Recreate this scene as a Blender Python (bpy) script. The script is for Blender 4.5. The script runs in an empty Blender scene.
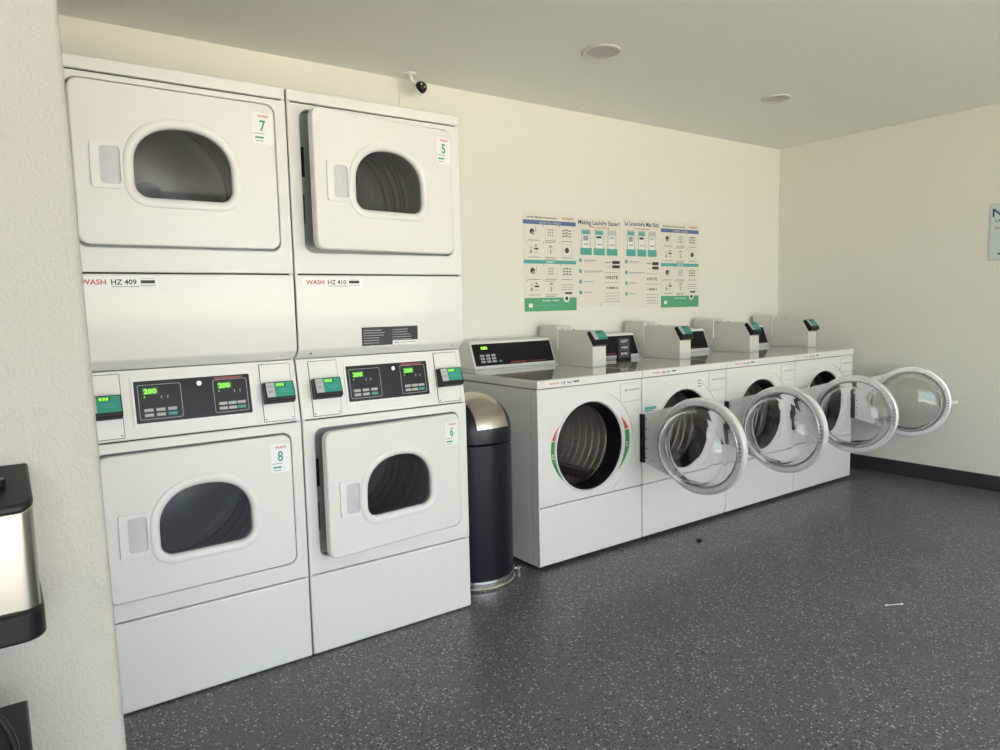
import bpy, bmesh, math, random
from mathutils import Vector, Matrix
random.seed(7)
PI = math.pi
sc = bpy.context.scene
COL = sc.collection
def srgb(r, g, b):
    f = lambda c: (c/255/12.92) if c/255 <= .04045 else ((c/255+.055)/1.055)**2.4
    return (f(r), f(g), f(b), 1)

# ------------------------------------------------------------------ materials
def mat(name, col, rough=.5, metal=0, coat=0, trans=0, ior=1.45, emit=None, estr=0, spec=.5, bump=None):
    m = bpy.data.materials.new(name); m.use_nodes = True
    nt = m.node_tree; b = nt.nodes['Principled BSDF']
    b.inputs['Base Color'].default_value = col
    b.inputs['Roughness'].default_value = rough
    b.inputs['Metallic'].default_value = metal
    b.inputs['Coat Weight'].default_value = coat
    b.inputs['Transmission Weight'].default_value = trans
    b.inputs['IOR'].default_value = ior
    b.inputs['Specular IOR Level'].default_value = spec
    if emit:
        b.inputs['Emission Color'].default_value = emit
        b.inputs['Emission Strength'].default_value = estr
    if bump:
        sc_, st, dist = bump
        tc = nt.nodes.new('ShaderNodeTexCoord'); nz = nt.nodes.new('ShaderNodeTexNoise')
        nz.inputs['Scale'].default_value = sc_; nz.inputs['Detail'].default_value = 3
        bp = nt.nodes.new('ShaderNodeBump'); bp.inputs['Strength'].default_value = st; bp.inputs['Distance'].default_value = dist
        nt.links.new(tc.outputs['Object'], nz.inputs['Vector'])
        nt.links.new(nz.outputs['Fac'], bp.inputs['Height'])
        nt.links.new(bp.outputs['Normal'], b.inputs['Normal'])
    return m

M = {}
M['enamel'] = mat('white_enamel', (.775, .763, .735, 1), .34, coat=.3)
M['enamel_panel'] = mat('white_enamel_panel', (.765, .753, .725, 1), .4, coat=.15)
M['lid'] = mat('glossy_lid', (.62, .61, .58, 1), .12, coat=.8)
M['whiteplastic'] = mat('white_plastic', (.79, .78, .765, 1), .35)
M['lavplastic'] = mat('lavender_grey_plastic', (.58, .58, .61, 1), .4)
M['black'] = mat('black_plastic', (.009, .010, .011, 1), .35, spec=.35)
M['blackgloss'] = mat('black_panel', (.010, .010, .012, 1), .25, spec=.3)
M['gasket'] = mat('black_rubber', (.007, .007, .008, 1), .5, spec=.3)
M['seam'] = mat('dark_gap', (.05, .048, .043, 1), .8)
M['galv'] = mat('galvanised_steel', (.34, .36, .37, 1), .45, metal=.6)
M['steel'] = mat('brushed_steel', (.50, .47, .43, 1), .25, metal=1)
M['chrome'] = mat('chrome', (.75, .74, .72, 1), .16, metal=1)
M['drum'] = mat('drum_steel', (.30, .28, .26, 1), .42, metal=.85)
M['dryerdrum'] = mat('dryer_drum', (.50, .50, .49, 1), .3, metal=.7)
M['tint'] = mat('tinted_glass', (.42, .44, .45, 1), .03, trans=1, ior=1.45)
M['glass'] = mat('clear_glass', (.97, .985, .98, 1), .01, trans=1, ior=1.46)
M['doorring'] = mat('silver_door_ring', (.70, .715, .71, 1), .3, metal=.05)
M['doorrim'] = mat('bright_door_rim', (.80, .81, .81, 1), .25, metal=.3)
M['hinge'] = mat('grey_hinge_metal', (.42, .42, .41, 1), .38, metal=.7)
M['boxgrey'] = mat('painted_steel_box', (.70, .68, .64, 1), .45)
M['green'] = mat('teal_green_print', (.03, .31, .24, 1), .35)
M['lavlabel'] = mat('pale_lilac_label', (.50, .48, .52, 1), .4)
M['led'] = mat('green_led', (.1, .8, .05, 1), .4, emit=(.28, 1, .05, 1), estr=.4)
M['ledbg'] = mat('dim_led_window', (.03, .10, .03, 1), .3, emit=(.15, .8, .05, 1), estr=.012)
M['red'] = mat('red_print', (.62, .07, .06, 1), .5)
M['darkred'] = mat('dull_red_print', (.25, .045, .04, 1), .4)
M['sred'] = mat('sticker_red', (.63, .10, .09, 1), .5)
M['sgreen'] = mat('sticker_green', (.045, .27, .09, 1), .5)
M['ink'] = mat('dark_ink', (.05, .05, .05, 1), .6)
M['grey'] = mat('grey_print', (.36, .36, .36, 1), .6)
M['lgrey'] = mat('light_grey_print', (.56, .56, .55, 1), .6)
M['btn'] = mat('pale_button', (.42, .42, .40, 1), .5)
M['paper'] = mat('white_paper', (.84, .84, .82, 1), .3)
M['ppaper'] = mat('poster_paper', (.80, .765, .68, 1), .35)
M['laminate'] = mat('laminate_sheet', (.80, .78, .70, 1), .25)
M['teal'] = mat('poster_teal', (.10, .42, .38, 1), .35)
M['pblue'] = mat('poster_blue', (.10, .17, .33, 1), .35)
M['pgreen'] = mat('poster_green', (.10, .40, .20, 1), .35)
M['navy'] = mat('navy_ink', (.03, .07, .16, 1), .5)
M['orange'] = mat('rust_ink', (.55, .13, .06, 1), .5)
M['canbody'] = mat('navy_black_can', (.008, .010, .017, 1), .3, spec=.4, coat=.05)
M['cream'] = mat('cream_wall_paint', (.83, .815, .74, 1), .75, spec=.25, bump=(90, .18, .004))
M['cream_r'] = mat('cream_wall_paint_side', (.82, .81, .735, 1), .75, spec=.25, bump=(90, .15, .004))
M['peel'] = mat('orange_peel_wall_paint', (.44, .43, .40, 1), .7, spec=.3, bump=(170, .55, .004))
M['ceil'] = mat('ceiling_paint', (.86, .87, .82, 1), .85, spec=.2, bump=(60, .1, .004))
M['trimdark'] = mat('dark_vinyl', (.035, .037, .037, 1), .45)
M['signblue'] = mat('pale_blue_sign', (.60, .70, .70, 1), .3)
M['concrete'] = mat('pavement_concrete', (.50, .44, .36, 1), .9)
M['lightrim'] = mat('dull_white_trim', (.62, .59, .56, 1), .5)
M['lightdisc'] = mat('unlit_lens', (.44, .42, .42, 1), .3)

def floor_mat():
    m = bpy.data.materials.new('flaked_epoxy_floor'); m.use_nodes = True
    nt = m.node_tree; N = nt.nodes; L = nt.links; b = N['Principled BSDF']
    tc = N.new('ShaderNodeTexCoord')
    def vor(scale, seedoff):
        mp = N.new('ShaderNodeMapping'); mp.inputs['Location'].default_value = (seedoff, seedoff*.7, 0)
        L.new(tc.outputs['Object'], mp.inputs['Vector'])
        v = N.new('ShaderNodeTexVoronoi'); v.feature = 'F1'; v.inputs['Scale'].default_value = scale
        v.inputs['Randomness'].default_value = 1
        L.new(mp.outputs['Vector'], v.inputs['Vector']); return v
    def mth(op, a, bb):
        n = N.new('ShaderNodeMath'); n.operation = op
        for i, x in enumerate((a, bb)):
            if isinstance(x, (int, float)): n.inputs[i].default_value = x
            elif x is not None: L.new(x, n.inputs[i])
        return n.outputs[0]
    def flakes(scale, off, prob, rad):
        v = vor(scale, off); sep = N.new('ShaderNodeSeparateColor'); L.new(v.outputs['Color'], sep.inputs[0])
        on = mth('LESS_THAN', sep.outputs[0], prob)
        rr = mth('MULTIPLY', sep.outputs[1], rad)
        near = mth('LESS_THAN', v.outputs['Distance'], rr)
        return mth('MULTIPLY', on, near)
    nz = N.new('ShaderNodeTexNoise'); nz.inputs['Scale'].default_value = 1.6; nz.inputs['Detail'].default_value = 5
    L.new(tc.outputs['Object'], nz.inputs['Vector'])
    cr = N.new('ShaderNodeValToRGB'); cr.color_ramp.elements[0].position = .3; cr.color_ramp.elements[1].position = .7
    cr.color_ramp.elements[0].color = (.080, .090, .098, 1); cr.color_ramp.elements[1].color = (.106, .117, .125, 1)
    L.new(nz.outputs['Fac'], cr.inputs['Fac'])
    def mix(fac, a, col):
        n = N.new('ShaderNodeMix'); n.data_type = 'RGBA'
        L.new(fac, n.inputs['Factor']); L.new(a, n.inputs[6]); n.inputs[7].default_value = col
        return n.outputs[2]
    dens = N.new('ShaderNodeTexNoise'); dens.inputs['Scale'].default_value = 2.2
    L.new(tc.outputs['Object'], dens.inputs['Vector'])
    p = mth('MULTIPLY', dens.outputs['Fac'], .8)
    c = cr.outputs['Color']
    c = mix(flakes(150, 0, p, .62), c, (.010, .011, .012, 1))
    c = mix(flakes(130, 3.3, mth('MULTIPLY', p, .85), .52), c, (.46, .48, .48, 1))
    c = mix(flakes(210, 7.1, mth('MULTIPLY', p, .8), .6), c, (.19, .21, .22, 1))
    L.new(c, b.inputs['Base Color'])
    b.inputs['Roughness'].default_value = .36; b.inputs['Specular IOR Level'].default_value = .45
    bp = N.new('ShaderNodeBump'); bp.inputs['Strength'].default_value = .15; bp.inputs['Distance'].default_value = .004
    nz2 = N.new('ShaderNodeTexNoise'); nz2.inputs['Scale'].default_value = 60
    L.new(tc.outputs['Object'], nz2.inputs['Vector']); L.new(nz2.outputs['Fac'], bp.inputs['Height'])
    L.new(bp.outputs['Normal'], b.inputs['Normal'])
    return m
M['floor'] = floor_mat()

def drum_mat():
    m = bpy.data.materials.new('perforated_drum_steel'); m.use_nodes = True
    nt = m.node_tree; N = nt.nodes; L = nt.links; b = N['Principled BSDF']
    tc = N.new('ShaderNodeTexCoord'); v = N.new('ShaderNodeTexVoronoi'); v.inputs['Scale'].default_value = 80
    v.inputs['Randomness'].default_value = 0
    L.new(tc.outputs['Object'], v.inputs['Vector'])
    lt = N.new('ShaderNodeMath'); lt.operation = 'LESS_THAN'; lt.inputs[1].default_value = .2
    L.new(v.outputs['Distance'], lt.inputs[0])
    n = N.new('ShaderNodeMix'); n.data_type = 'RGBA'
    n.inputs[6].default_value = (.44, .40, .36, 1); n.inputs[7].default_value = (.06, .06, .055, 1)
    L.new(lt.outputs[0], n.inputs['Factor']); L.new(n.outputs[2], b.inputs['Base Color'])
    b.inputs['Metallic'].default_value = .8; b.inputs['Roughness'].default_value = .38
    return m
M['drumperf'] = drum_mat()

# ------------------------------------------------------------------ mesh builder
class MB:
    def __init__(s): s.v = []; s.f = []; s.m = []; s.mats = []
    def mi(s, m):
        if m not in s.mats: s.mats.append(m)
        return s.mats.index(m)
    def add(s, vf, m, T=None):
        v, f = vf; o = len(s.v); k = s.mi(m)
        if T is not None: v = [T @ Vector(p) for p in v]
        s.v += [tuple(p) for p in v]; s.f += [[i+o for i in q] for q in f]; s.m += [k]*len(f)
        return s
    def build(s, name, parent=None, loc=(0, 0, 0), bevel=0, rot=None, fixn=True):
        me = bpy.data.meshes.new(name); me.from_pydata(s.v, [], s.f)
        for m in s.mats: me.materials.append(M[m])
        me.polygons.foreach_set('material_index', s.m)
        bm = bmesh.new(); bm.from_mesh(me)
        if fixn: bmesh.ops.recalc_face_normals(bm, faces=bm.faces)
        for f in bm.faces: f.smooth = True
        for e in bm.edges:
            if len(e.link_faces) == 2 and e.calc_face_angle(0) > math.radians(34): e.smooth = False
        bm.to_mesh(me); bm.free()
        o = bpy.data.objects.new(name, me); COL.objects.link(o); o.location = loc
        if rot: o.rotation_euler = rot
        if parent: o.parent = parent
        if bevel:
            b = o.modifiers.new('bevel', 'BEVEL'); b.width = bevel; b.segments = 2; b.limit_method = 'ANGLE'; b.angle_limit = math.radians(50)
        return o

def box(x0, x1, y0, y1, z0, z1):
    v = [(x, y, z) for x in (x0, x1) for y in (y0, y1) for z in (z0, z1)]
    return v, [(0, 1, 3, 2), (4, 6, 7, 5), (0, 4, 5, 1), (2, 3, 7, 6), (0, 2, 6, 4), (1, 5, 7, 3)]
def quad(x0, x1, y, z0, z1):            # faces -y
    return [(x0, y, z0), (x1, y, z0), (x1, y, z1), (x0, y, z1)], [(0, 1, 2, 3)]
def prism(poly, x0, x1):                # poly of (y, z) extruded along x
    n = len(poly); v = [(x0, y, z) for y, z in poly]+[(x1, y, z) for y, z in poly]
    return v, [list(range(n)), list(range(n, 2*n))[::-1]]+[(i, (i+1) % n, (i+1) % n+n, i+n) for i in range(n)]
def prismy(poly, y0, y1):               # poly of (x, z) extruded along y
    n = len(poly); v = [(x, y0, z) for x, z in poly]+[(x, y1, z) for x, z in poly]
    return v, [list(range(n)), list(range(n, 2*n))[::-1]]+[(i, (i+1) % n, (i+1) % n+n, i+n) for i in range(n)]
def lathe(prof, n=64, axis='y', c=(0, 0, 0), closed=False):  # prof of (r, h)
    v = []; f = []; k = len(prof)
    for i in range(n):
        a = 2*PI*i/n
        for r, h in prof:
            if axis == 'y': p = (r*math.cos(a), h, r*math.sin(a))
            else: p = (r*math.cos(a), r*math.sin(a), h)
            v.append((p[0]+c[0], p[1]+c[1], p[2]+c[2]))
    for i in range(n):
        j = (i+1) % n
        for q in range(k if closed else k-1):
            a, b = q, (q+1) % k
            f.append((i*k+a, j*k+a, j*k+b, i*k+b))
    return v, f
def cyl(r, h0, h1, n=24, axis='y', c=(0, 0, 0)):
    v, f = lathe([(r, h0), (r, h1)], n, axis, c)
    f = f+[[2*i for i in range(n)], [2*i+1 for i in range(n)][::-1]]
    return v, f
def tube(pts, r, n=10):
    pts = [Vector(p) for p in pts]; v = []; f = []
    for i, p in enumerate(pts):
        t = (pts[min(i+1, len(pts)-1)]-pts[max(i-1, 0)]).normalized()
        a = t.orthogonal().normalized() if i == 0 else (pa-t*pa.dot(t)).normalized()
        pa = a; b = t.cross(a)
        for k in range(n):
            w = 2*PI*k/n; v.append(p+a*math.cos(w)*r+b*math.sin(w)*r)
    for i in range(len(pts)-1):
        for k in range(n): f.append((i*n+k, i*n+(k+1) % n, (i+1)*n+(k+1) % n, (i+1)*n+k))
    f += [list(range(n)), list(range((len(pts)-1)*n, len(pts)*n))[::-1]]
    return v, f
def rrect(x0, x1, z0, z1, r, k=6):
    out = []
    for cx, cz, a0 in ((x1-r, z1-r, 0), (x0+r, z1-r, 90), (x0+r, z0+r, 180), (x1-r, z0+r, 270)):
        for i in range(k+1):
            a = math.radians(a0+90*i/k); out.append((cx+r*math.cos(a), cz+r*math.sin(a)))
    return out
def dshape(cx, z0, w, h, r=.04):        # flat bottom, arched top
    zc = z0+h*.42; out = []
    for i in range(33):
        a = PI*i/32; e = 2/2.25
        c, s = math.cos(a), math.sin(a)
        out.append((cx+w/2*math.copysign(abs(c)**e, c), zc+(z0+h-zc)*abs(s)**e))
    for sx, a0 in ((-1, 180), (1, 270)):
        for i in range(9):
            a = math.radians(a0+90*i/8)
            out.append((cx+sx*(w/2-r)+r*math.cos(a), z0+r+r*math.sin(a)))
    return out
def polar(poly, angs, c):
    out = []; n = len(poly); P = [(x-c[0], z-c[1]) for x, z in poly]
    for a in angs:
        d = (math.cos(a), math.sin(a)); best = None
        for i in range(n):
            p, q = P[i], P[(i+1) % n]; e = (q[0]-p[0], q[1]-p[1])
            den = d[0]*e[1]-d[1]*e[0]
            if abs(den) < 1e-12: continue
            t = (p[0]*e[1]-p[1]*e[0])/den; u = (p[0]*d[1]-p[1]*d[0])/den
            if t > 0 and -1e-6 <= u <= 1+1e-6 and (best is None or t > best): best = t
        out.append((c[0]+best*d[0], c[1]+best*d[1]))
    return out
def holed(outer, inner, y0, y1, c):     # plate between two outlines, thickness y0..y1
    angs = sorted({round(math.atan2(z-c[1], x-c[0]), 5) for x, z in list(outer)+list(inner)})
    a = [angs[0]]
    for t in angs[1:]:
        if t-a[-1] > 1e-3: a.append(t)
    O = polar(outer, a, c); I = polar(inner, a, c); n = len(a)
    v = [(x, y0, z) for x, z in O]+[(x, y0, z) for x, z in I]+[(x, y1, z) for x, z in O]+[(x, y1, z) for x, z in I]
    f = []
    for i in range(n):
        j = (i+1) % n
        f += [(i, j, n+j, n+i), (2*n+i, 3*n+i, 3*n+j, 2*n+j), (i, 2*n+i, 2*n+j, j), (n+i, n+j, 3*n+j, 3*n+i)]
    return v, f
def circ(cx, cz, r, n=64): return [(cx+r*math.cos(2*PI*i/n), cz+r*math.sin(2*PI*i/n)) for i in range(n)]
def offs(poly, d):
    n = len(poly); out = []; area = sum(poly[i][0]*poly[(i+1) % n][1]-poly[(i+1) % n][0]*poly[i][1] for i in range(n))
    s = 1 if area > 0 else -1
    for i in range(n):
        p, q = poly[i-1], poly[(i+1) % n]; t = Vector((q[0]-p[0], q[1]-p[1]))
        if t.length < 1e-9: t = Vector((1, 0))
        t.normalize(); out.append((poly[i][0]+t.y*d*s, poly[i][1]-t.x*d*s))
    return out
def sweep(poly, prof, closed=True):     # prof of (outward offset, y)
    n = len(poly); k = len(prof); v = []; f = []
    for d, y in prof: v += [(x, y, z) for x, z in offs(poly, d)]
    for q in range(k if closed else k-1):
        a, b = q*n, ((q+1) % k)*n
        for i in range(n): f.append((a+i, a+(i+1) % n, b+(i+1) % n, b+i))
    return v, f
_txt = {}
def text(s, x, y, z, h, w=None, align='L'):   # lettering facing -y, cap height h, optional total width w
    if s not in _txt:
        cu = bpy.data.curves.new('t', 'FONT'); cu.body = s; cu.size = 1; cu.resolution_u = 2; cu.offset = .018
        o = bpy.data.objects.new('t', cu); COL.objects.link(o); bpy.context.view_layer.update()
        dg = bpy.context.evaluated_depsgraph_get(); me = o.evaluated_get(dg).to_mesh()
        _txt[s] = ([tuple(p.co) for p in me.vertices], [list(p.vertices) for p in me.polygons])
        bpy.data.objects.remove(o); bpy.data.curves.remove(cu)
    v, f = _txt[s]
    xs = [p[0] for p in v]; x0, x1 = min(xs), max(xs)
    k = h/.7; kx = k if w is None else w/(x1-x0)
    off = {'L': 0, 'C': -(x1-x0)*kx/2, 'R': -(x1-x0)*kx}[align]
    return [(x+off+(p[0]-x0)*kx, y, z+p[1]*k) for p in v], f
def empty(name, loc, label, cat, group=None, rz=0):
    o = bpy.data.objects.new(name, None); COL.objects.link(o); o.location = loc; o.rotation_euler = (0, 0, rz)
    o.empty_display_size = .1; tag(o, label, cat, group); return o
def tag(o, label, cat, group=None):
    o['label'] = label; o['category'] = cat
    if group: o['group'] = group
    return o
def struct(o): o['kind'] = 'structure'; return o

# ------------------------------------------------------------------ measures
YF, YW, X1, WW = -.909, -.793, 1.139, .6908
XR, H = 4.2325, 2.3986
YL, XL = -2.10, -.739        # foreground wall face
YS = -6.0                     # street side of the room
XB = -3.0

# ------------------------------------------------------------------ the room
struct(MB().add(box(XB-.1, XR+.15, YS-.15, .15, -.1, 0), 'floor').build('floor'))
struct(MB().add(box(XB-.1, XR+.15, YS-.15, .15, H, H+.12), 'ceil').build('ceiling'))
struct(MB().add(box(-.754, XR, 0, .12, 0, H), 'cream').build('wall_back'))
struct(MB().add(box(XR, XR+.12, YS, .12, 0, H), 'cream_r').build('wall_right'))
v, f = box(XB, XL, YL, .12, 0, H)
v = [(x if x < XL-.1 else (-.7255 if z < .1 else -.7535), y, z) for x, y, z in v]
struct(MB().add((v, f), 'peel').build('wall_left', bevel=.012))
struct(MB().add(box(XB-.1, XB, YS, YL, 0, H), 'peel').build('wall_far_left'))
OX0, OX1, OZ = -2.6, 3.55, 2.28
w = MB()
w.add(box(XB, OX0, YS-.15, YS, 0, H), 'cream').add(box(OX1, XR, YS-.15, YS, 0, H), 'cream').add(box(OX0, OX1, YS-.15, YS, OZ, H), 'cream')
struct(w.build('wall_front'))
struct(MB().add(box(XR-.012, XR, YS, 0, 0, .10), 'trimdark').build('baseboard_right', bevel=.003))
struct(MB().add(box(-.72, XR-.012, -.012, 0, 0, .10), 'trimdark').build('baseboard_back', bevel=.003))
struct(MB().add(box(-30, 30, -40, YS-.15, -.14, -.02), 'concrete').build('ground_pavement'))

# recessed ceiling lights (unlit)
for cx, cy, r, lb in ((1.523, -.834, .088, 'round recessed ceiling light, the nearer one above the posters'),
                      (2.93, -.815, .082, 'round recessed ceiling light, the farther one near the room corner')):
    t = empty('ceiling_light', (cx, cy, H), lb, 'ceiling light', 'unlit recessed ceiling lights')
    MB().add(lathe([(r, 0), (r, -.006), (r-.006, -.009), (r-.018, -.006), (r-.02, 0)], 48, 'z', closed=True), 'lightrim').build('trim_ring', t)
    MB().add(cyl(r-.018, -.005, -.001, 48, 'z'), 'lightdisc').build('lens', t)

# ------------------------------------------------------------------ dryers
DW = .683
def number_sticker(parent, x, y, z, num):
    m = MB()
    m.add(box(x, x+.068, y-.001, y, z, z+.098), 'paper')
    yy = y-.0013
    m.add(text('WASH', x+.018, yy, z+.083, .0085, .036), 'red')
    m.add(text(num, x+.034, yy, z+.040, .034, .019, 'C'), 'green')
    m.add(quad(x+.004, x+.040, yy, z+.031, z+.0325), 'ink')
    m.add(quad(x+.008, x+.036, yy, z+.016, z+.022), 'green')
    m.add(quad(x+.008, x+.034, yy, z+.007, z+.010), 'grey')
    o = m.build('number_sticker', parent, fixn=False)
    o['label'] = 'white sticker with a teal number ' + num
    return o

def id_label(parent, x, y, z, code, w=.22, h=.036):
    m = MB(); m.add(box(x, x+w, y-.001, y, z, z+h), 'paper'); yy = y-.0014
    m.add(text('WASH', x+w*.06, yy, z+h*.36, h*.42, w*.30), 'red')
    m.add(text(code, x+w*.42, yy, z+h*.36, h*.42, w*.31), 'ink')
    m.add(quad(x+w*.78, x+w*.96, yy, z+h*.45, z+h*.72), 'ink')
    m.add(quad(x+w*.78, x+w*.97, yy, z+h*.84, z+h*.88), 'grey')
    m.add(quad(x+w*.78, x+w*.97, yy, z+h*.24, z+h*.29), 'grey')
    m.add(quad(x+w*.42, x+w*.76, yy, z+h*.15, z+h*.22), 'grey')
    return m.build('machine_label', parent, fixn=False)

def dryer_door(t, z0, z1, swing, num, winb):
    # local frame: hinge at x = .642, door runs to -x
    hx = .641; x0, x1 = .047-hx, .640-hx
    d = bpy.data.objects.new('door', None)
    cx = .350-hx; wz = z0+winb
    win = dshape(cx, wz, .284, .212)
    out = rrect(x0+.003, x1-.003, z0+.007, z1-.006, .03)
    m = MB().add(holed(out, offs(win, .008), -.012, .022, (cx, wz+.1)), 'enamel_panel')
    d = m.build('door', t, (hx, 0, 0), bevel=.005); d.rotation_euler = (0, 0, swing)
    MB().add(sweep(win, [(.029, -.011), (.028, -.015), (.022, -.018), (.012, -.0175), (.004, -.014), (0, -.008), (0, .018), (.010, .018)]), 'whiteplastic').build('window_frame', d)
    MB().add(prismy(offs(win, .003), 0, .002), 'tint').build('window_glass', d)
    # handle: raised plate with a finger scoop beside the window
    hz0, hz1 = wz+.020, wz+.153; a0, a1 = .094-hx, .176-hx
    m = MB().add(holed(rrect(a0, a1, hz0, hz1, .008), rrect(a0+.024, a1-.004, hz0+.012, hz1-.012, .012), -.018, -.011, ((a0+a1)/2+.01, (hz0+hz1)/2)), 'whiteplastic')
    v = []; f = []; n = 10
    for i in range(n+1):
        u = i/n; x = a0+.022+u*(a1-a0-.024); y = -.012-.004*math.sin(PI*u)-.003*(1-u)
        v += [(x, y, hz0+.010), (x, y, hz1-.010)]
    for i in range(n): f.append((2*i, 2*i+2, 2*i+3, 2*i+1))
    m.add((v, f), 'lavplastic'); m.build('handle', d, fixn=False)
    number_sticker(d, .563-hx, -.012, z1-.133, num)
    return d

def card_reader(parent, name='card_reader', label=None, lit=True, T=None, w=.100, h=.072, d=.036):
    # wedge body facing -y, origin at back bottom left
    m = MB(); prof = [(0, 0), (-d*.70, 0), (-d*1.1, h*.12), (-d*1.1, h*.26), (-d*.8, h), (0, h)]
    m.add(prism(prof, 0, w), 'black', T)
    o = m.build(name, parent, bevel=.002)
    # screen face follows the sloped front
    p0 = Vector((-d*1.1, h*.27)); p1 = Vector((-d*.8, h*.98)); nrm = Vector((-(p1.y-p0.y), p1.x-p0.x)).normalized()
    def pt(x, v, e=.0008):
        q = p0+(p1-p0)*v+Vector((-abs(nrm.x), nrm.y if nrm.y > 0 else -nrm.y))*e
        return (x, q.x, q.y)
    def q4(x0, x1, v0, v1, e=.0008): return [pt(x0, v0, e), pt(x1, v0, e), pt(x1, v1, e), pt(x0, v1, e)], [(0, 1, 2, 3)]
    s = MB().add(q4(.004, w*.32, .02, .98), 'lavlabel', T).add(q4(w*.32, w-.004, .02, .98), 'green', T)
    s.add(q4(w*.38, w*.70, .70, .92, .0013), 'ledbg', T)
    if lit:
      for k in range(3): s.add(q4(w*(.40+.09*k), w*(.46+.09*k), .73, .89, .0017), 'led', T)
    s.add(q4(w*.08, w*.28, .66, .80, .0013), 'grey', T).add(q4(w*.10, w*.25, .30, .50, .0013), 'grey', T)
    s.add(q4(w*.50, w*.85, .30, .36, .0013), 'teal', T).add(q4(w*.45, w*.80, .45, .50, .0013), 'teal', T)
    s.build('screen', o, fixn=False)
    return o

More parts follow.
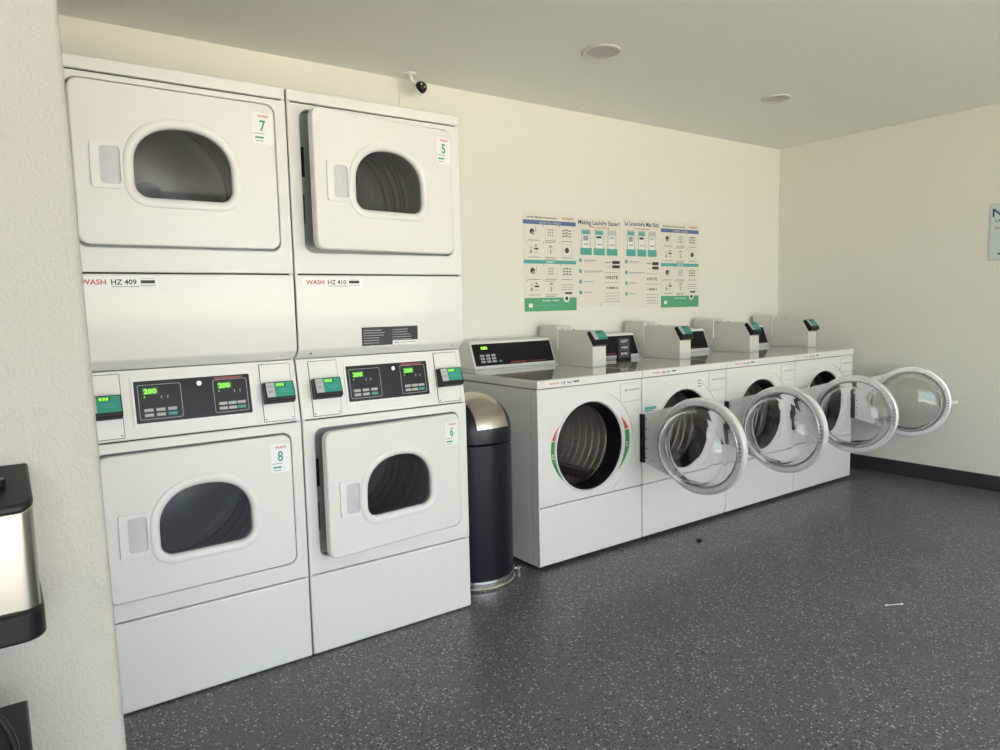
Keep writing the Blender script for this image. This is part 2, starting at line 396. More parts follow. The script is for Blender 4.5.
def dryer(x0, swing, nums, code, code_x, warn, label):
    t = empty('stacked_dryer', (x0, YF, 0), label, 'clothes dryer', 'stacked dryers against the back wall')
    g = .0025; D = .80
    # cabinet shell: sides, top, back, floor pan, inner frame behind the seams
    c = MB()
    side = [(.004, .004), (.004, .8565), (.046, 1.068), (.046, 1.076), (.010, 1.108), (.004, 1.115), (.004, 1.976), (D, 1.976), (D, .004)]
    c.add(prism(side, g, g+.012), 'enamel').add(prism(side, DW-g-.012, DW-g), 'enamel')
    c.add(box(g+.012, DW-g-.012, .02, D, 1.965, 1.976), 'enamel').add(box(g+.012, DW-g-.012, D-.01, D, .004, 1.965), 'enamel')
    for z in (.2967, .8565, 1.3635, 1.938): c.add(box(g+.012, DW-g-.012, .012, .05, z-.012, z+.012), 'seam')
    c.build('cabinet', t, bevel=.003)
    MB().add(box(g, DW-g, 0, .02, 1.9405, 1.979), 'enamel').build('top_trim', t, bevel=.004)
    MB().add(box(g, DW-g, 0, .018, .004, .2945), 'enamel').build('kick_panel', t, bevel=.006)
    # front panels with door openings, recess and drum
    for za, zb, d0, d1, num, sw, wb in ((1.366, 1.9355, 1.438, 1.918, nums[0], swing[0], .150), (.2990, .8545, .357, .824, nums[1], swing[1], .126)):
        op = rrect(.044, .643, d0, d1, .032); cc = (.3435, (d0+d1)/2)
        p = MB().add(holed(rrect(g, DW-g, za, zb, .002, 2), op, 0, .012, cc), 'enamel_panel').build('front_panel', t, bevel=.003)
        r = MB().add(sweep(op, [(0, .010), (0, .038), (-.002, .038), (-.002, .010)]), 'galv')
        r.add(holed(offs(op, .004), circ(.350, cc[1], .195), .036, .040, cc), 'galv')
        r.add(box(.052, .064, .026, .037, cc[1]+.02, cc[1]+.12), 'black').add(box(.05, .06, .028, .037, cc[1]-.14, cc[1]-.04), 'ink')
        r.build('door_recess', p)
        MB().add(lathe([(.195, .040), (.199, .06), (.27, .07)]+[(.27-.007*(i % 2), .12+.042*(i//2)+.006*(i % 2)+(.012 if i % 4 > 1 else 0)) for i in range(20)]+[(.27, .60), (.06, .62), (.055, .60), (0.001, .60)], 56, c=(.350, 0, cc[1])), 'dryerdrum').build('drum', p)
        dr = dryer_door(t, d0, d1, sw, num, wb)
    # middle service panel, leaning out above the controls, slanted lower lip with screws
    prof = [(0, 1.361), (0, 1.108), (.004, 1.098), (.042, 1.072), (.055, 1.072), (.055, 1.361)]
    mp = MB().add(prism(prof, g, DW-g), 'enamel').build('service_panel', t, bevel=.004)
    for sx in (.05, .633): MB().add(cyl(.004, -.002, .004, 12, c=(sx, .016, 1.090)), 'ink' if sx < .1 else 'galv').build('screw', mp)
    id_label(mp, code_x, 0, 1.3165, code)
    if warn:
        m = MB().add(box(.239, .470, -.001, 0, 1.106, 1.173), 'blackgloss'); yy = -.0014
        for k in range(6):
            for xa, xb in ((.245, .345), (.362, .463)):
                l = random.uniform(.6, 1); m.add(quad(xa, xa+(xb-xa)*l, yy, 1.160-.0092*k, 1.1625-.0092*k), 'grey')
        m.add(quad(.362, .470, yy-.0002, 1.106, 1.1205), 'paper').add(quad(.368, .39, yy-.0004, 1.110, 1.116), 'grey').add(quad(.395, .46, yy-.0004, 1.111, 1.115), 'grey')
        o = m.build('warning_label', mp, fixn=False); o['label'] = 'black warning label with fine print'
    # control panel: leans back, top edge tucked under the service panel
    z0, z1 = .8595, 1.070; ang = math.atan2(.040, z1-z0)
    cp = MB().add(box(g, DW-g, 0, .014, 0, (z1-z0)/math.cos(ang)), 'enamel_panel').build('control_panel', t, (0, .001, z0), bevel=.003)
    cp.rotation_euler = (-ang, 0, 0)
    Z = lambda z: z-z0
    # black display face
    bx0, bx1, bz0, bz1 = (.183 if warn else .170), .520, Z(.905), Z(1.036)
    m = MB().add(holed(rrect(bx0-.008, bx1+.008, bz0-.008, bz1+.008, .004, 3), rrect(bx0, bx1, bz0, bz1, .002, 2), -.003, 0, ((bx0+bx1)/2, (bz0+bz1)/2)), 'whiteplastic')
    m.build('display_bezel', cp)
    m = MB().add(box(bx0, bx1, -.0012, 0, bz0, bz1), 'blackgloss'); e = -.0016
    for px, pw in ((bx0+.010, .125), (bx1-.010-.108, .108)):
        pz0, pz1 = bz0+.010, bz1-.012
        m.add(holed(rrect(px, px+pw, pz0, pz1, .006, 3), rrect(px+.0018, px+pw-.0018, pz0+.0018, pz1-.0018, .005, 3), e-.0002, e, (px+pw/2, (pz0+pz1)/2)), 'grey')
        m.add(quad(px+.014, px+.058, e, pz1-.031, pz1-.010), 'ledbg')
        m.add(text('200', px+.017, e-.0004, pz1-.028, .0145, .036), 'led')
        m.add(quad(px+.016, px+.019, e, pz1-.040, pz1-.037), 'led')
        for k in range(3):
            for r in range(2):
                cc = 'green' if (k == 2 and r == 0) or (k == 2 and r == 1) else 'btn'
                if k == 2 and r == 1: cc = 'btn'
                m.add(quad(px+.014+.034*k*pw/.125, px+.040+.034*k*pw/.125, e, pz0+.009+.0155*r, pz0+.0185+.0155*r), cc)
        m.add(quad(px+.065, px+.068, e, pz1-.046, pz1-.036), 'grey').add(quad(px+.083, px+.086, e, pz1-.046, pz1-.036), 'grey')
    m.add(quad(bx1-.112, bx1-.022, e, bz1-.0105, bz1-.004), 'darkred')
    m.build('display', cp, fixn=False)
    MB().add(cyl(.0075, -.006, 0, 20, c=(bx0+.190, 0, bz1-.020)), 'chrome').add(quad(bx0+.1885, bx0+.1915, -.0063, bz1-.023, bz1-.017), 'ink').build('key_lock', cp)
    for rx in ((.046 if warn else .030), .557):
        pl = MB().add(box(rx, rx+.103, -.003, 0, Z(.868), Z(1.062)), 'enamel')
        pl.add(holed(rrect(rx-.002, rx+.105, Z(.866), Z(1.064), .002, 2), rrect(rx, rx+.103, Z(.868), Z(1.062), .002, 2), -.0008, 0, (rx+.05, Z(.965))), 'seam')
        pl.add(cyl(.0025, -.004, -.002, 10, c=(rx+.006, 0, Z(.875))), 'ink').add(cyl(.0025, -.004, -.002, 10, c=(rx+.096, 0, Z(.875))), 'ink')
        po = pl.build('reader_plate', cp)
        card_reader(cp, T=Matrix.Translation((rx+.001, -.003, Z(.926))))
    return t

dryer(-DW, (math.radians(.5), math.radians(1.2)), ('7', '8'), 'HZ 409', .035, False, 'stacked white dryers numbered 7 and 8, doors shut, beside the foreground wall')
dryer(0, (math.radians(7), math.radians(6)), ('5', '6'), 'HZ 410', .026, True, 'stacked white dryers numbered 5 and 6, doors ajar, beside the trash can')

# ------------------------------------------------------------------ washers
HC = (.329, .553)                      # centre of the loading hole
def console(t):
    prof = [(.60, .012), (.655, .155), (.67, .162), (.775, .162), (.775, .012)]
    c = MB().add(prism(prof, .070, .628), 'enamel').build('control_console', t, (0, 0, .892), bevel=.005)
    # black face on the slope
    a = Vector((.60, .012)); b = Vector((.655, .155)); u = (b-a).normalized(); nn = Vector((-u.y, u.x))
    def P(x, s, e): q = a+u*s+nn*e; return (x, q.x, q.y)
    def q4(x0, x1, s0, s1, e): return [P(x0, s0, e), P(x1, s0, e), P(x1, s1, e), P(x0, s1, e)], [(0, 1, 2, 3)]
    m = MB()
    v = [P(x, s, e) for e in (-.001, .0015) for x, s in ((.079, .020), (.618, .020), (.618, .143), (.079, .143))]
    m.add((v, [(0, 1, 2, 3), (4, 5, 6, 7), (0, 1, 5, 4), (1, 2, 6, 5), (2, 3, 7, 6), (3, 0, 4, 7)]), 'blackgloss')
    m.add(q4(.135, .175, .112, .126, .002), 'led')
    for k in range(3):
        for r in range(3): m.add(q4(.118+.037*k, .145+.037*k, .036+.017*r, .048+.017*r, .002), 'btn')
    m.add(q4(.235, .255, .036, .046, .002), 'green').add(q4(.31, .42, .026, .034, .002), 'darkred').add(q4(.43, .56, .028, .031, .002), 'darkred')
    m.build('display', c)
    return c

def washer_door(t, ang, reach):
    d0 = .333; R = .233; hx = .6875
    z = .548
    # bracket plate carries the ring; local: closed door runs to -x, outer face towards -y
    c = (-d0, 0, 0)
    m = MB().add(lathe([(R, -.020), (R+.001, .002), (R-.006, .012), (R-.014, .014), (.200, .012), (.194, .006), (.190, -.012), (.198, -.028), (R-.020, -.034), (R-.008, -.028)], 80, c=c, closed=True), 'doorring')
    m.add(lathe([(R+.001, .004), (R-.001, .013), (R-.007, .0165), (R-.012, .0165), (R-.013, .0135), (R-.006, .011)], 80, c=c, closed=True), 'doorrim')
    for k in range(8):
        a = PI/8+k*PI/4; m.add(cyl(.0035, .0125, .0165, 10, c=(c[0]+.210*math.cos(a), 0, .210*math.sin(a))), 'hinge')
    # latch plate opposite the hinge
    for k in range(5): m.add(box(c[0]-.219, c[0]-.203, .012, .017, -.045+.02*k, -.036+.02*k), 'hinge')
    door = m.build('door', t, (hx, -.012, z)); door.rotation_euler = (0, 0, ang)
    br = MB()
    pl = [(-.004, -.125), (-.004, .125), (-.10, .155), (-.215, .190), (-.19, .12), (-.165, .06), (-.152, 0), (-.165, -.06), (-.19, -.12), (-.215, -.190), (-.10, -.155)]
    br.add(prismy(pl[:], -.004, .004), 'doorring')
    for k in range(5): br.add(cyl(.004, .004, .007, 10, c=(-.022, 0, -.10+.05*k)), 'ink')
    for sx, sz in ((-.06, .11), (-.06, -.11), (-.11, .135), (-.11, -.135)): br.add(cyl(.004, .004, .007, 10, c=(sx, 0, sz)), 'hinge')
    br.build('hinge_plate', door)
    # glass bowl, solid wall, bulging into the drum side
    o = [(.198, .004), (.194, .012), (.188, .022), (.178, .085), (.166, .118), (.140, .138), (.08, .147), (.0005, .149)]
    i = [(.0005, .141), (.08, .139), (.133, .130), (.157, .112), (.169, .081), (.179, .016), (.186, .003), (.198, -.003)]
    MB().add(lathe(o+i, 64, c=c, closed=True), 'glass').build('glass_bowl', door)
    MB().add(lathe([(.199, .0), (.203, .012), (.199, .016), (.194, .010)], 64, c=c, closed=True), 'hinge').build('bowl_clamp', door)
    la = MB().add(box(c[0]-R+.028, c[0]-R+.048, -.052, -.040, -.035, .035), 'doorrim').add(box(c[0]-R-reach, c[0]-R+.030, -.048, -.036, -.010, .010), 'doorrim')
    la.build('latch', door, bevel=.002)
    MB().add(box(.673, .6895, -.016, 0, .423, .672), 'black').add(cyl(.007, -.0, .25, 12, 'z', (.681, -.020, .422)), 'black').build('hinge', t)
    return door

def washer(k, ang, code, label, stickers=False, extra=None):
    x0 = X1+k*WW; t = empty('front_load_washer', (x0, YW, 0), label, 'washing machine', 'row of front load washers'); g = .0032; W = WW-g
    D = .76
    c = MB()
    fy0 = .006 if k == 0 else .06
    c.add(box(g, g+.01, fy0, D, .018, .853), 'enamel').add(box(W-.01, W, .06 if k < 3 else .006, D, .018, .853), 'enamel').add(box(g+.01, W-.01, D-.01, D, .018, .853), 'enamel')
    c.add(box(g+.01, W-.01, .012, .04, .288, .308), 'seam').add(box(g+.01, W-.01, .02, D-.01, .018, .03), 'seam').add(box(g+.006, W-.006, .008, .05, .845, .858), 'seam')
    c.add(box(g-.0006, g, .045, .047, .03, .85), 'grey')
    c.build('cabinet', t, bevel=.003)
    for fx in (.05, .64):
        for fy in (.06, .70): MB().add(cyl(.022, 0, .02, 16, 'z', (fx, fy, 0)), 'black').build('foot', t)
    f = MB().add(holed(rrect(g, W, .3005, .8535, .003, 2), circ(*HC, .2155), 0, .014, HC), 'enamel').build('front_panel', t, bevel=.004)
    # raised bezel, wider towards the hinge side
    MB().add(sweep(circ(*HC, .216, 72), [(.011, 0), (.010, -.005), (.005, -.007), (0, -.002), (-.003, .012), (.010, .012)]), 'whiteplastic').build('bezel', f)
    cr = [(HC[0]+.026+(.264+e)*math.cos(a), HC[1]+.002+(.262+e)*math.sin(a)) for e, rng in ((.004, range(-62, 86, 4)), (-.001, range(85, -63, -4))) for a in [math.radians(q) for q in rng]]
    MB().add(prismy(cr, -.005, .001), 'whiteplastic').build('bezel_lip', f)
    MB().add(lathe([(.2155, .004), (.212, -.001), (.207, .003), (.203, .02), (.200, .045), (.194, .062), (.197, .085), (.206, .09), (.214, .08)], 72, c=(HC[0], 0, HC[1]), closed=True), 'gasket').build('door_gasket', f)
    dm = MB().add(lathe([(.196, .090), (.200, .104), (.255, .118)]+[p for i in range(7) for p in ((.255, .150+.05*i), (.249, .158+.05*i), (.249, .164+.05*i), (.255, .172+.05*i))]+[(.255, .50), (.24, .53), (.10, .55), (.09, .53), (.0005, .52)], 72, c=(HC[0], 0, HC[1])), 'drumperf')
    for a in (PI*.36, PI*1.03, PI*1.70):
        ca, sa = math.cos(a), math.sin(a); q = [(.262, -.035), (.262, .035), (.205, .012), (.205, -.012)]
        v = [(HC[0]+r*ca-s*sa, y, HC[1]+r*sa+s*ca) for y in (.13, .49) for r, s in q]
        dm.add((v, [(0, 1, 2, 3), (4, 7, 6, 5), (0, 4, 5, 1), (1, 5, 6, 2), (2, 6, 7, 3), (3, 7, 4, 0)]), 'drum')
    dm.build('drum', f)
    MB().add(box(g, W, 0, .016, .019, .2965), 'enamel').build('kick_panel', t, bevel=.005)
    # lid slab with glossy top
    lid = MB().add(box(g-.001, W+.001, -.004, D, .8575, .893), 'enamel').add(box(g+.001, W-.001, -.001, D-.004, .8925, .897), 'lid').add(box(.06, .632, .585, D-.01, .8965, .903), 'enamel').build('lid', t, bevel=.0025)
    id_label(lid, .055, -.004, .8635, code, .21, .024)
    # dispenser drawer
    dx0, dx1, dz0, dz1 = .535, .676, .747, .838
    dr = MB().add(box(dx0, dx1, -.003, .004, dz0, dz1), 'enamel_panel').build('dispenser_drawer', t, bevel=.003)
    MB().add(holed(rrect(dx0-.003, dx1+.003, dz0-.003, dz1+.003, .004, 3), rrect(dx0, dx1, dz0, dz1, .004, 3), -.001, .001, ((dx0+dx1)/2, (dz0+dz1)/2)), 'lgrey').build('drawer_surround', dr)
    MB().add(prism([(-.003, 0), (-.012, .002), (-.011, .008), (-.003, .010)], dx0+.03, dx1-.015), 'lgrey', Matrix.Translation((0, 0, dz0+.052))).build('handle', dr)
    console(t)
    if stickers:
        for side in (-1, 1):
            for nm, a0, a1, mt in (('red', 12, 31, 'sred'), ('green', -37, 11, 'sgreen')):
                pts_o, pts_i = [], []
                n = 14
                for i in range(n+1):
                    a = math.radians(a0+(a1-a0)*i/n)
                    if nm == 'red': wdt = .030*(1-i/n)
                    else: wdt = .030*min(1, .12+1.5*i/n)
                    pts_o.append(a); pts_i.append(wdt)
                off = 0 if side < 0 else .0
                ri = .229 if side < 0 else .238; ws = .72 if side < 0 else 1; zc = HC[1]+.004
                P = [(HC[0]+side*(ri+pts_i[i]*ws)*math.cos(pts_o[i]), zc+(ri+pts_i[i]*ws)*math.sin(pts_o[i])) for i in range(n+1)]
                Q = [(HC[0]+side*ri*math.cos(pts_o[i]), zc+ri*math.sin(pts_o[i])) for i in range(n+1)]
                m = MB(); v = [(x, -.0012, z) for x, z in P]+[(x, -.0012, z) for x, z in Q]
                m.add((v, [(i, i+1, n+2+i, n+1+i) for i in range(n)]), mt)
                if nm == 'green':
                    aa = math.radians(-6); xx = HC[0]+side*(ri+.014*ws)*math.cos(aa); zz = zc+(ri+.014)*math.sin(aa)
                    m.add(quad(xx-.007, xx+.007, -.0018, zz-.012, zz+.012), 'lgrey').add(quad(xx-.003, xx+.003, -.0022, zz-.006, zz+.006), 'ink')
                o = m.build('fill_sticker', t); o['label'] = nm + ' crescent sticker beside the loading hole'
    if extra == 'two':
        m = MB().add(box(.43, .500, -.001, 0, .765, .822), 'paper')
        for r in range(3): m.add(quad(.437, .470+.01*(r % 2), -.0014, .772+.016*r, .781+.016*r), 'grey')
        m.add(holed(circ(.483, .790, .010, 20), circ(.483, .790, .007, 20), -.0016, -.0013, (.483, .790)), 'grey')
        m.build('instruction_sticker', t)
    if extra in ('two',):
        m = MB()
        m.add(quad(.020, .105, -.0009, .688, .703), 'teal').add(quad(.020, .085, -.0009, .680, .684), 'pblue')
        m.build('small_print_sticker', t)
    washer_door(t, ang, .040 if k == 3 else -.020)
    return t
A = lambda deg: math.radians(deg)
washer(0, A(96.5), 'HZ 401', 'first white washer of the row, red and green crescent stickers around its open hole', True)
washer(1, A(95), 'HZ 402', 'second washer from the trash can, white, black notice standing on its lid', False, 'two')
washer(2, A(105.6), 'HZ 403', 'third washer from the trash can, white, its open glass door hiding part of the fourth')
washer(3, A(117), 'HZ 404', 'last white washer of the row, beside the right wall, door swung towards the wall')

# card reader towers on the washers
where = ['steel card reader tower between the first washer and the black standing notice',
         'steel card reader tower at the joint of the second and third washers',
         'steel card reader tower at the joint of the third and fourth washers',
         'steel card reader tower at the far end of the washer row']
for k in range(4):
    xb = X1+(k+1)*WW-.060+(0, .018, .016, .010)[k]
    t = empty('card_reader_tower', (xb, YW, .8972), where[k], 'payment terminal', 'card reader towers on the washers')
    w_ = .100
    prof = [(.300, 0), (.300, .118), (.352, .198), (.70, .198), (.70, 0)]
    b = MB().add(prism(prof, 0, w_), 'boxgrey').build('housing', t, bevel=.003)
    bb = MB().add(box(-.006, w_+.002, .585, .745, .09, .222), 'boxgrey')
    bb.add(cyl(.006, -.009, -.004, 14, c=(.03, .585, .20)), 'hinge'); bb.build('meter_case', t, bevel=.003)
    m = MB().add(cyl(.006, 0, .006, 12, 'z', (.045, .50, .198)), 'hinge').build('lock', t)
    # reader on the sloped head
    an = math.atan2(.052, .080)
    T = Matrix.Translation((-.001, .296, .112)) @ Matrix.Rotation(-an, 4, 'X')
    card_reader(t, T=T, w=.102, h=.088, d=.030, lit=False)

# small black notice standing on the second washer's lid
nt = empty('standing_notice', (X1+WW+.275, YW+.44, .8972), 'small black notice with white text standing before the second control console', 'sign')
MB().add(box(.002, .108, .0, .022, 0, .022), 'black').build('base', nt, bevel=.003)
m = MB().add(box(0, .11, .006, .014, .012, .140), 'black')
for r in range(3):
    m.add(quad(.022, .088, .0056, .030+.036*r, .032+.036*r), 'grey')
    m.add(text(('MORE', 'WASH', "DON'T")[r], .055, .0056, .040+.036*r, .015, .054, 'C'), 'paper')
m.add(quad(.019, .091, .0056, .129, .131), 'grey').add(quad(.019, .021, .0056, .022, .131), 'grey').add(quad(.089, .091, .0056, .022, .131), 'grey')
m.build('face', nt, fixn=False)

# ------------------------------------------------------------------ trash can
tc_ = empty('trash_can', (.866, -.66, 0), 'round navy black trash can with steel flap between dryers and washers', 'trash can')
R = .179
MB().add(lathe([(0.001, .012), (R-.004, .012), (R-.003, .045), (R-.001, .642), (R-.005, .646), (R-.012, .648), (0.001, .648)], 72, 'z'), 'canbody').build('body', tc_)
MB().add(lathe([(R-.004, 0), (R+.004, .004), (R+.005, .014), (R-.001, .020), (R-.001, .034), (R+.004, .038), (R+.003, .048), (R-.004, .050)], 72, 'z', closed=True), 'chrome').build('base_ring', tc_)
dome = [(R-.003, .650), (R, .654), (R, .690)]+[(R*math.cos(PI/2*i/14)**.9 if i < 14 else .0005, .690+.165*math.sin(PI/2*i/14)) for i in range(1, 15)]
MB().add(lathe(dome, 72, 'z'), 'canbody').build('dome_lid', tc_)
# flap: strip of the dome, constant width, facing the room
fa = math.radians(-88); ax = Vector((math.cos(fa), math.sin(fa), 0)); si = Vector((-ax.y, ax.x, 0))
v = []; f = []; NU, NV = 14, 18; hw = .083
for lay, rr in ((0, R+.005), (1, R-.004)):
    for j in range(NV+1):
        el = math.radians(9+80*j/NV)
        for i in range(NU+1):
            s = (i/NU*2-1)*hw
            rc = math.sqrt(max(rr*rr-s*s, 0)); p = ax*(rc*math.cos(el))+si*s
            v.append((p.x, p.y, .692+(.165+rr-R)*math.sin(el)*(rc/rr)))
K = (NU+1)*(NV+1)
for lay in (0, 1):
    for j in range(NV):
        for i in range(NU):
            a = lay*K+j*(NU+1)+i; f.append((a, a+1, a+NU+2, a+NU+1))
for j in range(NV):
    for i in (0, NU): a = j*(NU+1)+i; f.append((a, a+NU+1, a+NU+1+K, a+K))
for i in range(NU):
    for j in (0, NV): a = j*(NU+1)+i; f.append((a, a+1, a+1+K, a+K))
MB().add((v, f), 'steel').build('swing_flap', tc_)
MB().add(cyl(.012, 0, .022, 16, 'z', (.205, -.06, 0)), 'chrome').add(tube([(.175, -.05, .015), (.205, -.06, .018)], .006), 'chrome').build('foot_bumper', tc_, bevel=.003)

# ------------------------------------------------------------------ posters
def sheet(name, x0, x1, z0, z1, label, grp):
    o = MB(); o.add(box(0, x1-x0, -.0012, 0, 0, z1-z0), 'laminate'); return o
GRP = 'laundry posters on the back wall'
def machine_poster(x0, x1, z0, z1, head, logo, label, b1, b2, foot):
    W_, H_ = x1-x0, z1-z0; m = MB(); m.add(box(0, W_, -.0016, 0, 0, H_), 'ppaper'); e = -.0020; e2 = -.0024
    m.add(text(head, W_*.06, e, H_*.928, .013, W_*.56), 'ink').add(text(logo, W_*.73, e, H_*.930, .015, W_*.22), 'orange')
    m.add(quad(0, W_, e, H_*.868, H_*.910), 'pblue').add(text(b1, W_*.5, e2, H_*.876, .013, W_*.40, 'C'), 'lgrey')
    m.add(quad(0, W_, e, H_*.478, H_*.515), 'teal').add(text(b2, W_*.5, e2, H_*.486, .011, W_*.16, 'C'), 'paper')
    m.add(quad(0, W_, e, 0, H_*.135), 'pgreen').add(text(foot, W_*.5, e2, H_*.098, .010, W_*.32, 'C'), 'paper')
    m.add(quad(W_*.22, W_*.80, e2, H_*.055, H_*.062), 'teal').add(quad(W_*.08, W_*.15, e2, H_*.04, H_*.08), 'paper')
    m.add(cyl(.024, e2-.0004, e2, 24, c=(W_*.80, 0, H_*.125)), 'paper').add(cyl(.012, e2-.0010, e2-.0006, 20, c=(W_*.80, 0, H_*.125)), 'ink')
    def cell(cx, cz, kind):
        w2, h2 = W_*.115, H_*.062
        m.add(text('123456'[kind % 6], cx-w2*1.25, e, cz+h2*.95, .010), 'ink')
        m.add(quad(cx-w2*.95, cx+w2*.95, e, cz-h2*1.35, cz-h2*1.22), 'grey')
        if kind % 3 == 1: m.add(quad(cx-w2*.95, cx+w2*.7, e, cz-h2*1.62, cz-h2*1.50), 'grey')
        if kind == 0:
            m.add(cyl(.017, e-.0004, e, 20, c=(cx-w2*.25, 0, cz+.004)), 'ink').add(cyl(.011, e-.0008, e-.0005, 18, c=(cx-w2*.1, 0, cz-.006)), 'grey')
            m.add(quad(cx+w2*.3, cx+w2*.4, e, cz, cz+h2), 'grey')
        elif kind == 1:
            for i in range(3):
                for j in range(3): m.add(quad(cx-.022+.016*i, cx-.012+.016*i, e, cz-.020+.016*j, cz-.010+.016*j), 'grey')
            m.add(holed(rrect(cx-w2*.9, cx+w2*.9, cz-h2, cz+h2*.8, .004, 2), rrect(cx-w2*.86, cx+w2*.86, cz-h2*.95, cz+h2*.75, .004, 2), e-.0002, e, (cx, cz)), 'lgrey')
        elif kind == 2:
            for r in range(3):
                for q in (-1, 0, 1): m.add(quad(cx+q*.024-.010, cx+q*.024+.010, e, cz+.014-.017*r+(.004 if q == 0 else 0), cz+.020-.017*r+(.004 if q == 0 else 0)), 'ink')
            m.add(quad(cx-.0012, cx+.0012, e, cz-.03, cz+.02), 'grey')
        elif kind == 3:
            m.add(quad(cx-.030, cx-.012, e, cz-.024, cz-.004), 'grey').add(quad(cx-.028, cx-.014, e, cz+.002, cz+.018), 'lgrey').add(quad(cx+.002, cx+.034, e, cz-.002, cz+.008), 'ink').add(quad(cx+.008, cx+.024, e, cz+.014, cz+.028), 'grey').add(quad(cx, cx+.03, e, cz-.022, cz-.014), 'lgrey')
        elif kind == 4:
            m.add(quad(cx-.012, cx+.012, e, cz+.012, cz+.024), 'grey').add(quad(cx-.005, cx+.005, e, cz-.028, cz+.002), 'grey').add(quad(cx-.020, cx-.016, e, cz-.02, cz+.02), 'lgrey').add(quad(cx+.018, cx+.022, e, cz-.02, cz+.02), 'lgrey')
        elif kind == 5:
            m.add(cyl(.0165, e-.0004, e, 22, c=(cx, 0, cz-.002)), 'ink')
            m.add(holed(rrect(cx-w2*.8, cx+w2*.8, cz-h2, cz+h2*.9, .004, 2), rrect(cx-w2*.75, cx+w2*.75, cz-h2*.94, cz+h2*.84, .004, 2), e-.0002, e, (cx, cz)), 'lgrey')
    for j, (cz, row) in enumerate(((.790, (0, 1, 2)), (.622, (3, 4, 5)), (.400, (0, 1, 2)), (.245, (3, 4, None)))):
        for i, kd in enumerate(row):
            if kd is None:
                cx = W_*.84
                for r in range(3): m.add(quad(cx-W_*.14, cx+W_*.10, e, H_*(cz+.02-.025*r), H_*(cz+.026-.025*r)), 'grey')
                m.add(quad(cx-W_*.07, cx+W_*.07, e, H_*(cz-.075), H_*(cz-.055)), 'ink')
            else: cell(W_*(.19+.315*i), H_*cz, kd)
    for px, pz in ((W_*.6, H_*.965),): m.add(cyl(.004, e-.002, e, 10, c=(px, 0, pz)), 'lgrey')
    o = m.build('poster', None, (x0, 0, z0), fixn=True); tag(o, label, 'poster', GRP); return o
def app_poster(x0, x1, z0, z1, head, sub, label):
    W_, H_ = x1-x0, z1-z0; m = MB(); m.add(box(0, W_, -.0016, 0, 0, H_), 'ppaper'); e = -.0020; e2 = -.0024
    m.add(text(head, W_*.5, e, H_*.925, .027, W_*.92, 'C'), 'navy').add(text(sub, W_*.5, e, H_*.888, .012, W_*.45, 'C'), 'orange')
    for i in range(3):
        cx = W_*(.20+.29*i)
        m.add(quad(cx-W_*.095, cx+W_*.095, e, H_*.66, H_*.870), 'grey').add(quad(cx-W_*.083, cx+W_*.083, e2, H_*.66, H_*.864), 'paper')
        m.add(quad(cx-W_*.08, cx+W_*.08, e2-.0003, H_*.815, H_*.860), 'teal' if i < 2 else 'lgrey')
        m.add(quad(cx-W_*.06, cx+W_*.05, e2-.0003, H_*(.745 if i == 0 else .775), H_*.800), ('grey', 'ink', 'lgrey')[i])
        m.add(quad(cx-W_*.05, cx+W_*.06, e2-.0003, H_*.70, H_*.712), ('teal', 'grey', 'orange')[i])
        m.add(quad(cx-W_*.125, cx+W_*.125, e2-.0005, H_*.585, H_*.662), 'teal')
        for r in range(2): m.add(quad(cx-W_*.08, cx+W_*.08, e2-.0008, H_*(.595+.025*r), H_*(.603+.025*r)), 'pgreen')
    for r in range(4):
        cz = H_*(.523-.120*r)
        m.add(cyl(.0125, e-.0004, e, 22, c=(W_*.075, 0, cz)), 'teal').add(text('1234'[r], W_*.075, e2, cz-.005, .010, .005, 'C'), 'paper')
        l = (.28, .42, .20, .16)[r]
        m.add(quad(W_*.15, W_*(.15+l), e, cz-.002, cz+.003), 'grey')
        if r < 2: m.add(quad(W_*.15, W_*(.15+l*.8), e, cz-.010, cz-.006), 'lgrey')
    m.add(quad(W_*.78, W_*.96, e, H_*.490, H_*.525), 'ink').add(quad(W_*.78, W_*.96, e, H_*.440, H_*.475), 'ink')
    m.add(quad(W_*.62, W_*.75, e, H_*.50, H_*.51), 'orange').add(quad(W_*.62, W_*.75, e, H_*.45, H_*.457), 'lgrey')
    m.add(text('VISITE', W_*.62, e, H_*.315, .019, W_*.30), 'ink').add(text('+888.5', W_*.64, e, H_*.20, .014, W_*.28), 'ink')
    for z, l in ((.385, .3), (.27, .32), (.150, .34), (.115, .34), (.08, .34), (.05, .36)): m.add(quad(W_*.61, W_*(.61+l), e, H_*z, H_*(z+.006)), 'grey')
    for px, pz in ((W_*.5, H_*.975), (W_*.5, H_*.02)): m.add(cyl(.004, e-.002, e, 10, c=(px, 0, pz)), 'grey')
    o = m.build('poster', None, (x0, 0, z0)); tag(o, label, 'poster', GRP); return o
machine_poster(1.692, 2.100, 1.203, 1.790, 'Laundry Machine Instructions', 'WASH', 'leftmost poster of step pictures with blue, teal and green bands', 'HOW TO WASH', 'DRY', 'NEED HELP')
app_poster(2.106, 2.492, 1.222, 1.772, 'Making Laundry Easier!', 'With the laundry app', 'white phone app poster headed Making Laundry Easier')
app_poster(2.510, 2.858, 1.205, 1.785, 'La Lavandería Más Fácil', 'Con la aplicación', 'white phone app poster with a Spanish heading, third from left')
machine_poster(2.868, 3.262, 1.203, 1.790, 'Instrucciones', 'WASH', 'rightmost poster of step pictures, nearest the room corner', 'COMO LAVAR', 'SECAR', 'AYUDA')

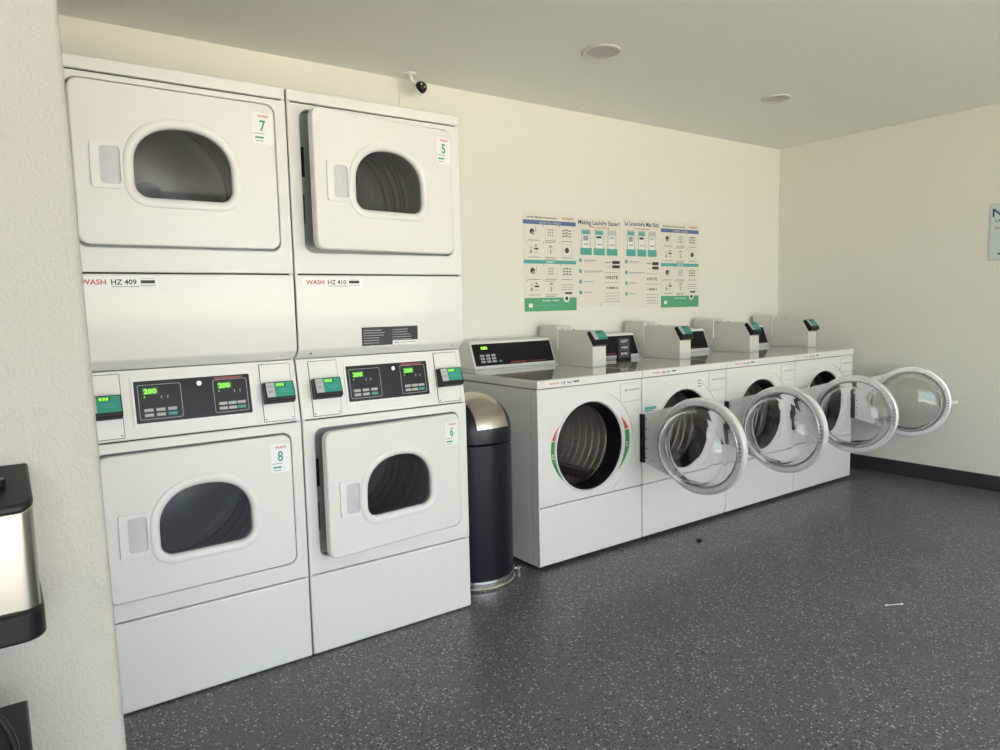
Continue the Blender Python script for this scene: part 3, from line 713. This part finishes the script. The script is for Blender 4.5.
# sign on the right wall
m = MB().add(box(0, .32, -.004, 0, 0, .345), 'signblue'); e = -.0045
m.add(holed(rrect(0, .32, 0, .345, .01, 3), rrect(.006, .314, .006, .339, .008, 3), -.0052, -.004, (.16, .17)), 'lgrey')
m.add(text('NOTICE', .16, e, .268, .050, .29, 'C'), 'navy').add(text('LAUNDRY HOURS', .16, e, .236, .015, .26, 'C'), 'navy').add(quad(.03, .29, e, .192, .202), 'grey').add(quad(.05, .27, e, .035, .045), 'ink')
o = m.build('wall_sign', None, (XR, -1.456, 1.450)); o.rotation_euler = (0, 0, -PI/2)
tag(o, 'pale blue notice with dark lettering on the right wall', 'sign')

# ------------------------------------------------------------------ security camera
cm = empty('security_camera', (.965, -.10, H), 'small black ball security camera on white ceiling mount above the dryers', 'security camera')
MB().add(cyl(.030, -.012, 0, 28, 'z', (-.035, 0, 0)), 'whiteplastic').build('mount', cm, bevel=.002)
MB().add(tube([(-.035, 0, -.01), (-.03, 0, -.035), (-.008, -.006, -.048)], .010), 'whiteplastic').build('arm', cm)
S = Matrix.Translation((.012, -.018, -.066))
vf = lathe([(.0005, -.030)]+[(.030*math.cos(math.radians(a)), .030*math.sin(math.radians(a))) for a in range(-80, 81, 10)]+[(.0005, .030)], 28, 'z')
MB().add(vf, 'blackgloss', S).build('ball', cm)
MB().add(lathe([(.0285, .006), (.031, .010), (.029, .024), (.018, .034), (.0005, .036), (.0005, .028), (.024, .020)], 28, 'y', closed=True), 'whiteplastic', S @ Matrix.Rotation(.35, 4, 'Z') @ Matrix.Rotation(-.4, 4, 'X')).build('collar', cm)
for sx, sz in ((-.008, .008), (.010, -.004)): MB().add(cyl(.0035, -.003, 0, 10, c=(.006+sx, -.0455, -.066+sz)), 'paper').build('lens', cm)
MB().add(tube([(-.05, .03, -.004), (-.055, .06, -.04), (-.05, .094, -.10), (-.052, .097, -.14)], .002, 6), 'whiteplastic').build('cable', cm)

# ------------------------------------------------------------------ things on the foreground wall
dp = empty('wall_dispenser', (-1.08, YL, .80), 'steel and black wall dispenser at the left edge of the view', 'dispenser')
def rfoot(x0, x1, d, r, n=8):           # plan outline, back on the wall, rounded front corners
    out = [(x0, 0), (x0, -d+r)]
    out += [(x0+r-r*math.cos(PI/2*i/n), -d+r-r*math.sin(PI/2*i/n)) for i in range(n+1)][1:]
    out += [(x1-r+r*math.sin(PI/2*i/n), -d+r-r*math.cos(PI/2*i/n)) for i in range(n+1)]
    out += [(x1, 0)]; return out
def slab(pl, z0f, z1f):                 # z as functions of y
    n = len(pl); v = [(x, y, z0f(y)) for x, y in pl]+[(x, y, z1f(y)) for x, y in pl]
    return v, [list(range(n))[::-1], list(range(n, 2*n))]+[(i, (i+1) % n, (i+1) % n+n, i+n) for i in range(n)]
pl = rfoot(0, .252, .125, .022)
top = lambda y: .200+.032*(1+y/.125)
MB().add(slab([(x*.992+.001, y*.985) for x, y in pl], lambda y: .063, lambda y: top(y)-.008), 'steel').build('steel_cover', dp, bevel=.002)
MB().add(slab(pl, lambda y: top(y)-.008, lambda y: top(y)+.003), 'black').build('top_plate', dp, bevel=.003)
pl2 = rfoot(-.003, .2545, .132, .03)
MB().add(slab(pl2, lambda y: .024, lambda y: .064), 'black').build('lower_tray', dp, bevel=.004)
MB().add(lathe([(.020, .0), (.020, .010), (.014, .012), (.012, .004), (.0005, .004)], 24, 'z', c=(.205, -.062, .218)), 'blackgloss').build('lock_knob', dp)
bn = empty("floor_bin", (-1.085, -2.245, 0), 'black plastic bin with a curved handle in the lower left corner', 'bin')
MB().add(slab(rfoot(0, .222, .15, .02), lambda y: 0, lambda y: .700), 'black', Matrix.Translation((0, .08, 0))).build('body', bn, bevel=.003)
MB().add(slab(rfoot(-.008, .232, .17, .025), lambda y: .700, lambda y: .716), 'black', Matrix.Translation((0, .09, 0))).build('rim', bn, bevel=.003)
MB().add(tube([(.155+.06*math.cos(a), -.055, .716+.085*math.sin(a)) for a in [PI*i/16 for i in range(17)]], .005), 'black').build('handle', bn)
MB().add(lathe([(.05, .716), (.048, .75), (.035, .775), (.0005, .785)], 28, 'z', c=(.145, -.02, 0)), 'galv').build('dome_cap', bn)

# ------------------------------------------------------------------ litter on the floor
sw = MB().add(tube([(-.032, 0, .004), (.032, 0, .004)], .0018, 8), 'paper').add(tube([(.028, 0, .004), (.038, 0, .004)], .0035, 8), 'paper').add(tube([(-.038, 0, .004), (-.028, 0, .004)], .0035, 8), 'paper')
o = sw.build('cotton_swab', None, (2.02, -1.975, 0)); o.rotation_euler = (0, 0, -.5); tag(o, 'white cotton swab lying on the open grey floor at right', 'litter')
o = MB().add(lathe([(.014, 0), (.015, .008), (.012, .012), (.0005, .012)], 18, 'z'), 'black').build('bottle_cap', None, (2.051, -.98, 0)); tag(o, 'small black cap on the floor in front of the washers', 'litter')

# ------------------------------------------------------------------ light
wd = bpy.data.worlds.new('sky'); sc.world = wd; wd.use_nodes = True
bg = wd.node_tree.nodes['Background']; bg.inputs['Color'].default_value = (.74, .89, 1.0, 1); bg.inputs['Strength'].default_value = 1.15
sun = bpy.data.lights.new('sun', 'SUN'); sun.energy = 8; sun.angle = .01; sun.color = (1, .93, .80)
so = bpy.data.objects.new('sun', sun); COL.objects.link(so)
so.rotation_euler = (math.radians(22), 0, math.radians(25))   # high sun, from the street side
pt = bpy.data.lights.new('doorway_portal', 'AREA'); pt.shape = 'RECTANGLE'; pt.size = OX1-OX0; pt.size_y = OZ
pt.cycles.is_portal = True
po = bpy.data.objects.new('doorway_portal', pt); COL.objects.link(po); po.location = ((OX0+OX1)/2, YS-.16, OZ/2)
po.rotation_euler = (math.radians(90), 0, 0)

# ------------------------------------------------------------------ camera
cd = bpy.data.cameras.new('camera'); cam = bpy.data.objects.new('camera', cd); COL.objects.link(cam); sc.camera = cam
cd.sensor_width = 36; cd.lens = 707.534/1000*36; cd.clip_start = .02
F = Vector((0.57997138, 0.80883751, -0.09703134)); Rr = Vector((0.81115251, -0.58438428, -0.02294817)); U = Vector((0.07526493, 0.06539793, 0.99501673))
mw = Matrix.Identity(4)
for i in range(3): mw[i][0] = Rr[i]; mw[i][1] = U[i]; mw[i][2] = -F[i]
mw[0][3], mw[1][3], mw[2][3] = -.857, -3.2946, 1.2397
cam.matrix_world = mw
sc.view_settings.view_transform = 'Standard'; sc.view_settings.look = 'None'; sc.view_settings.gamma = 1
sc.view_settings.use_curve_mapping = False
sc.view_settings.exposure = 2.06
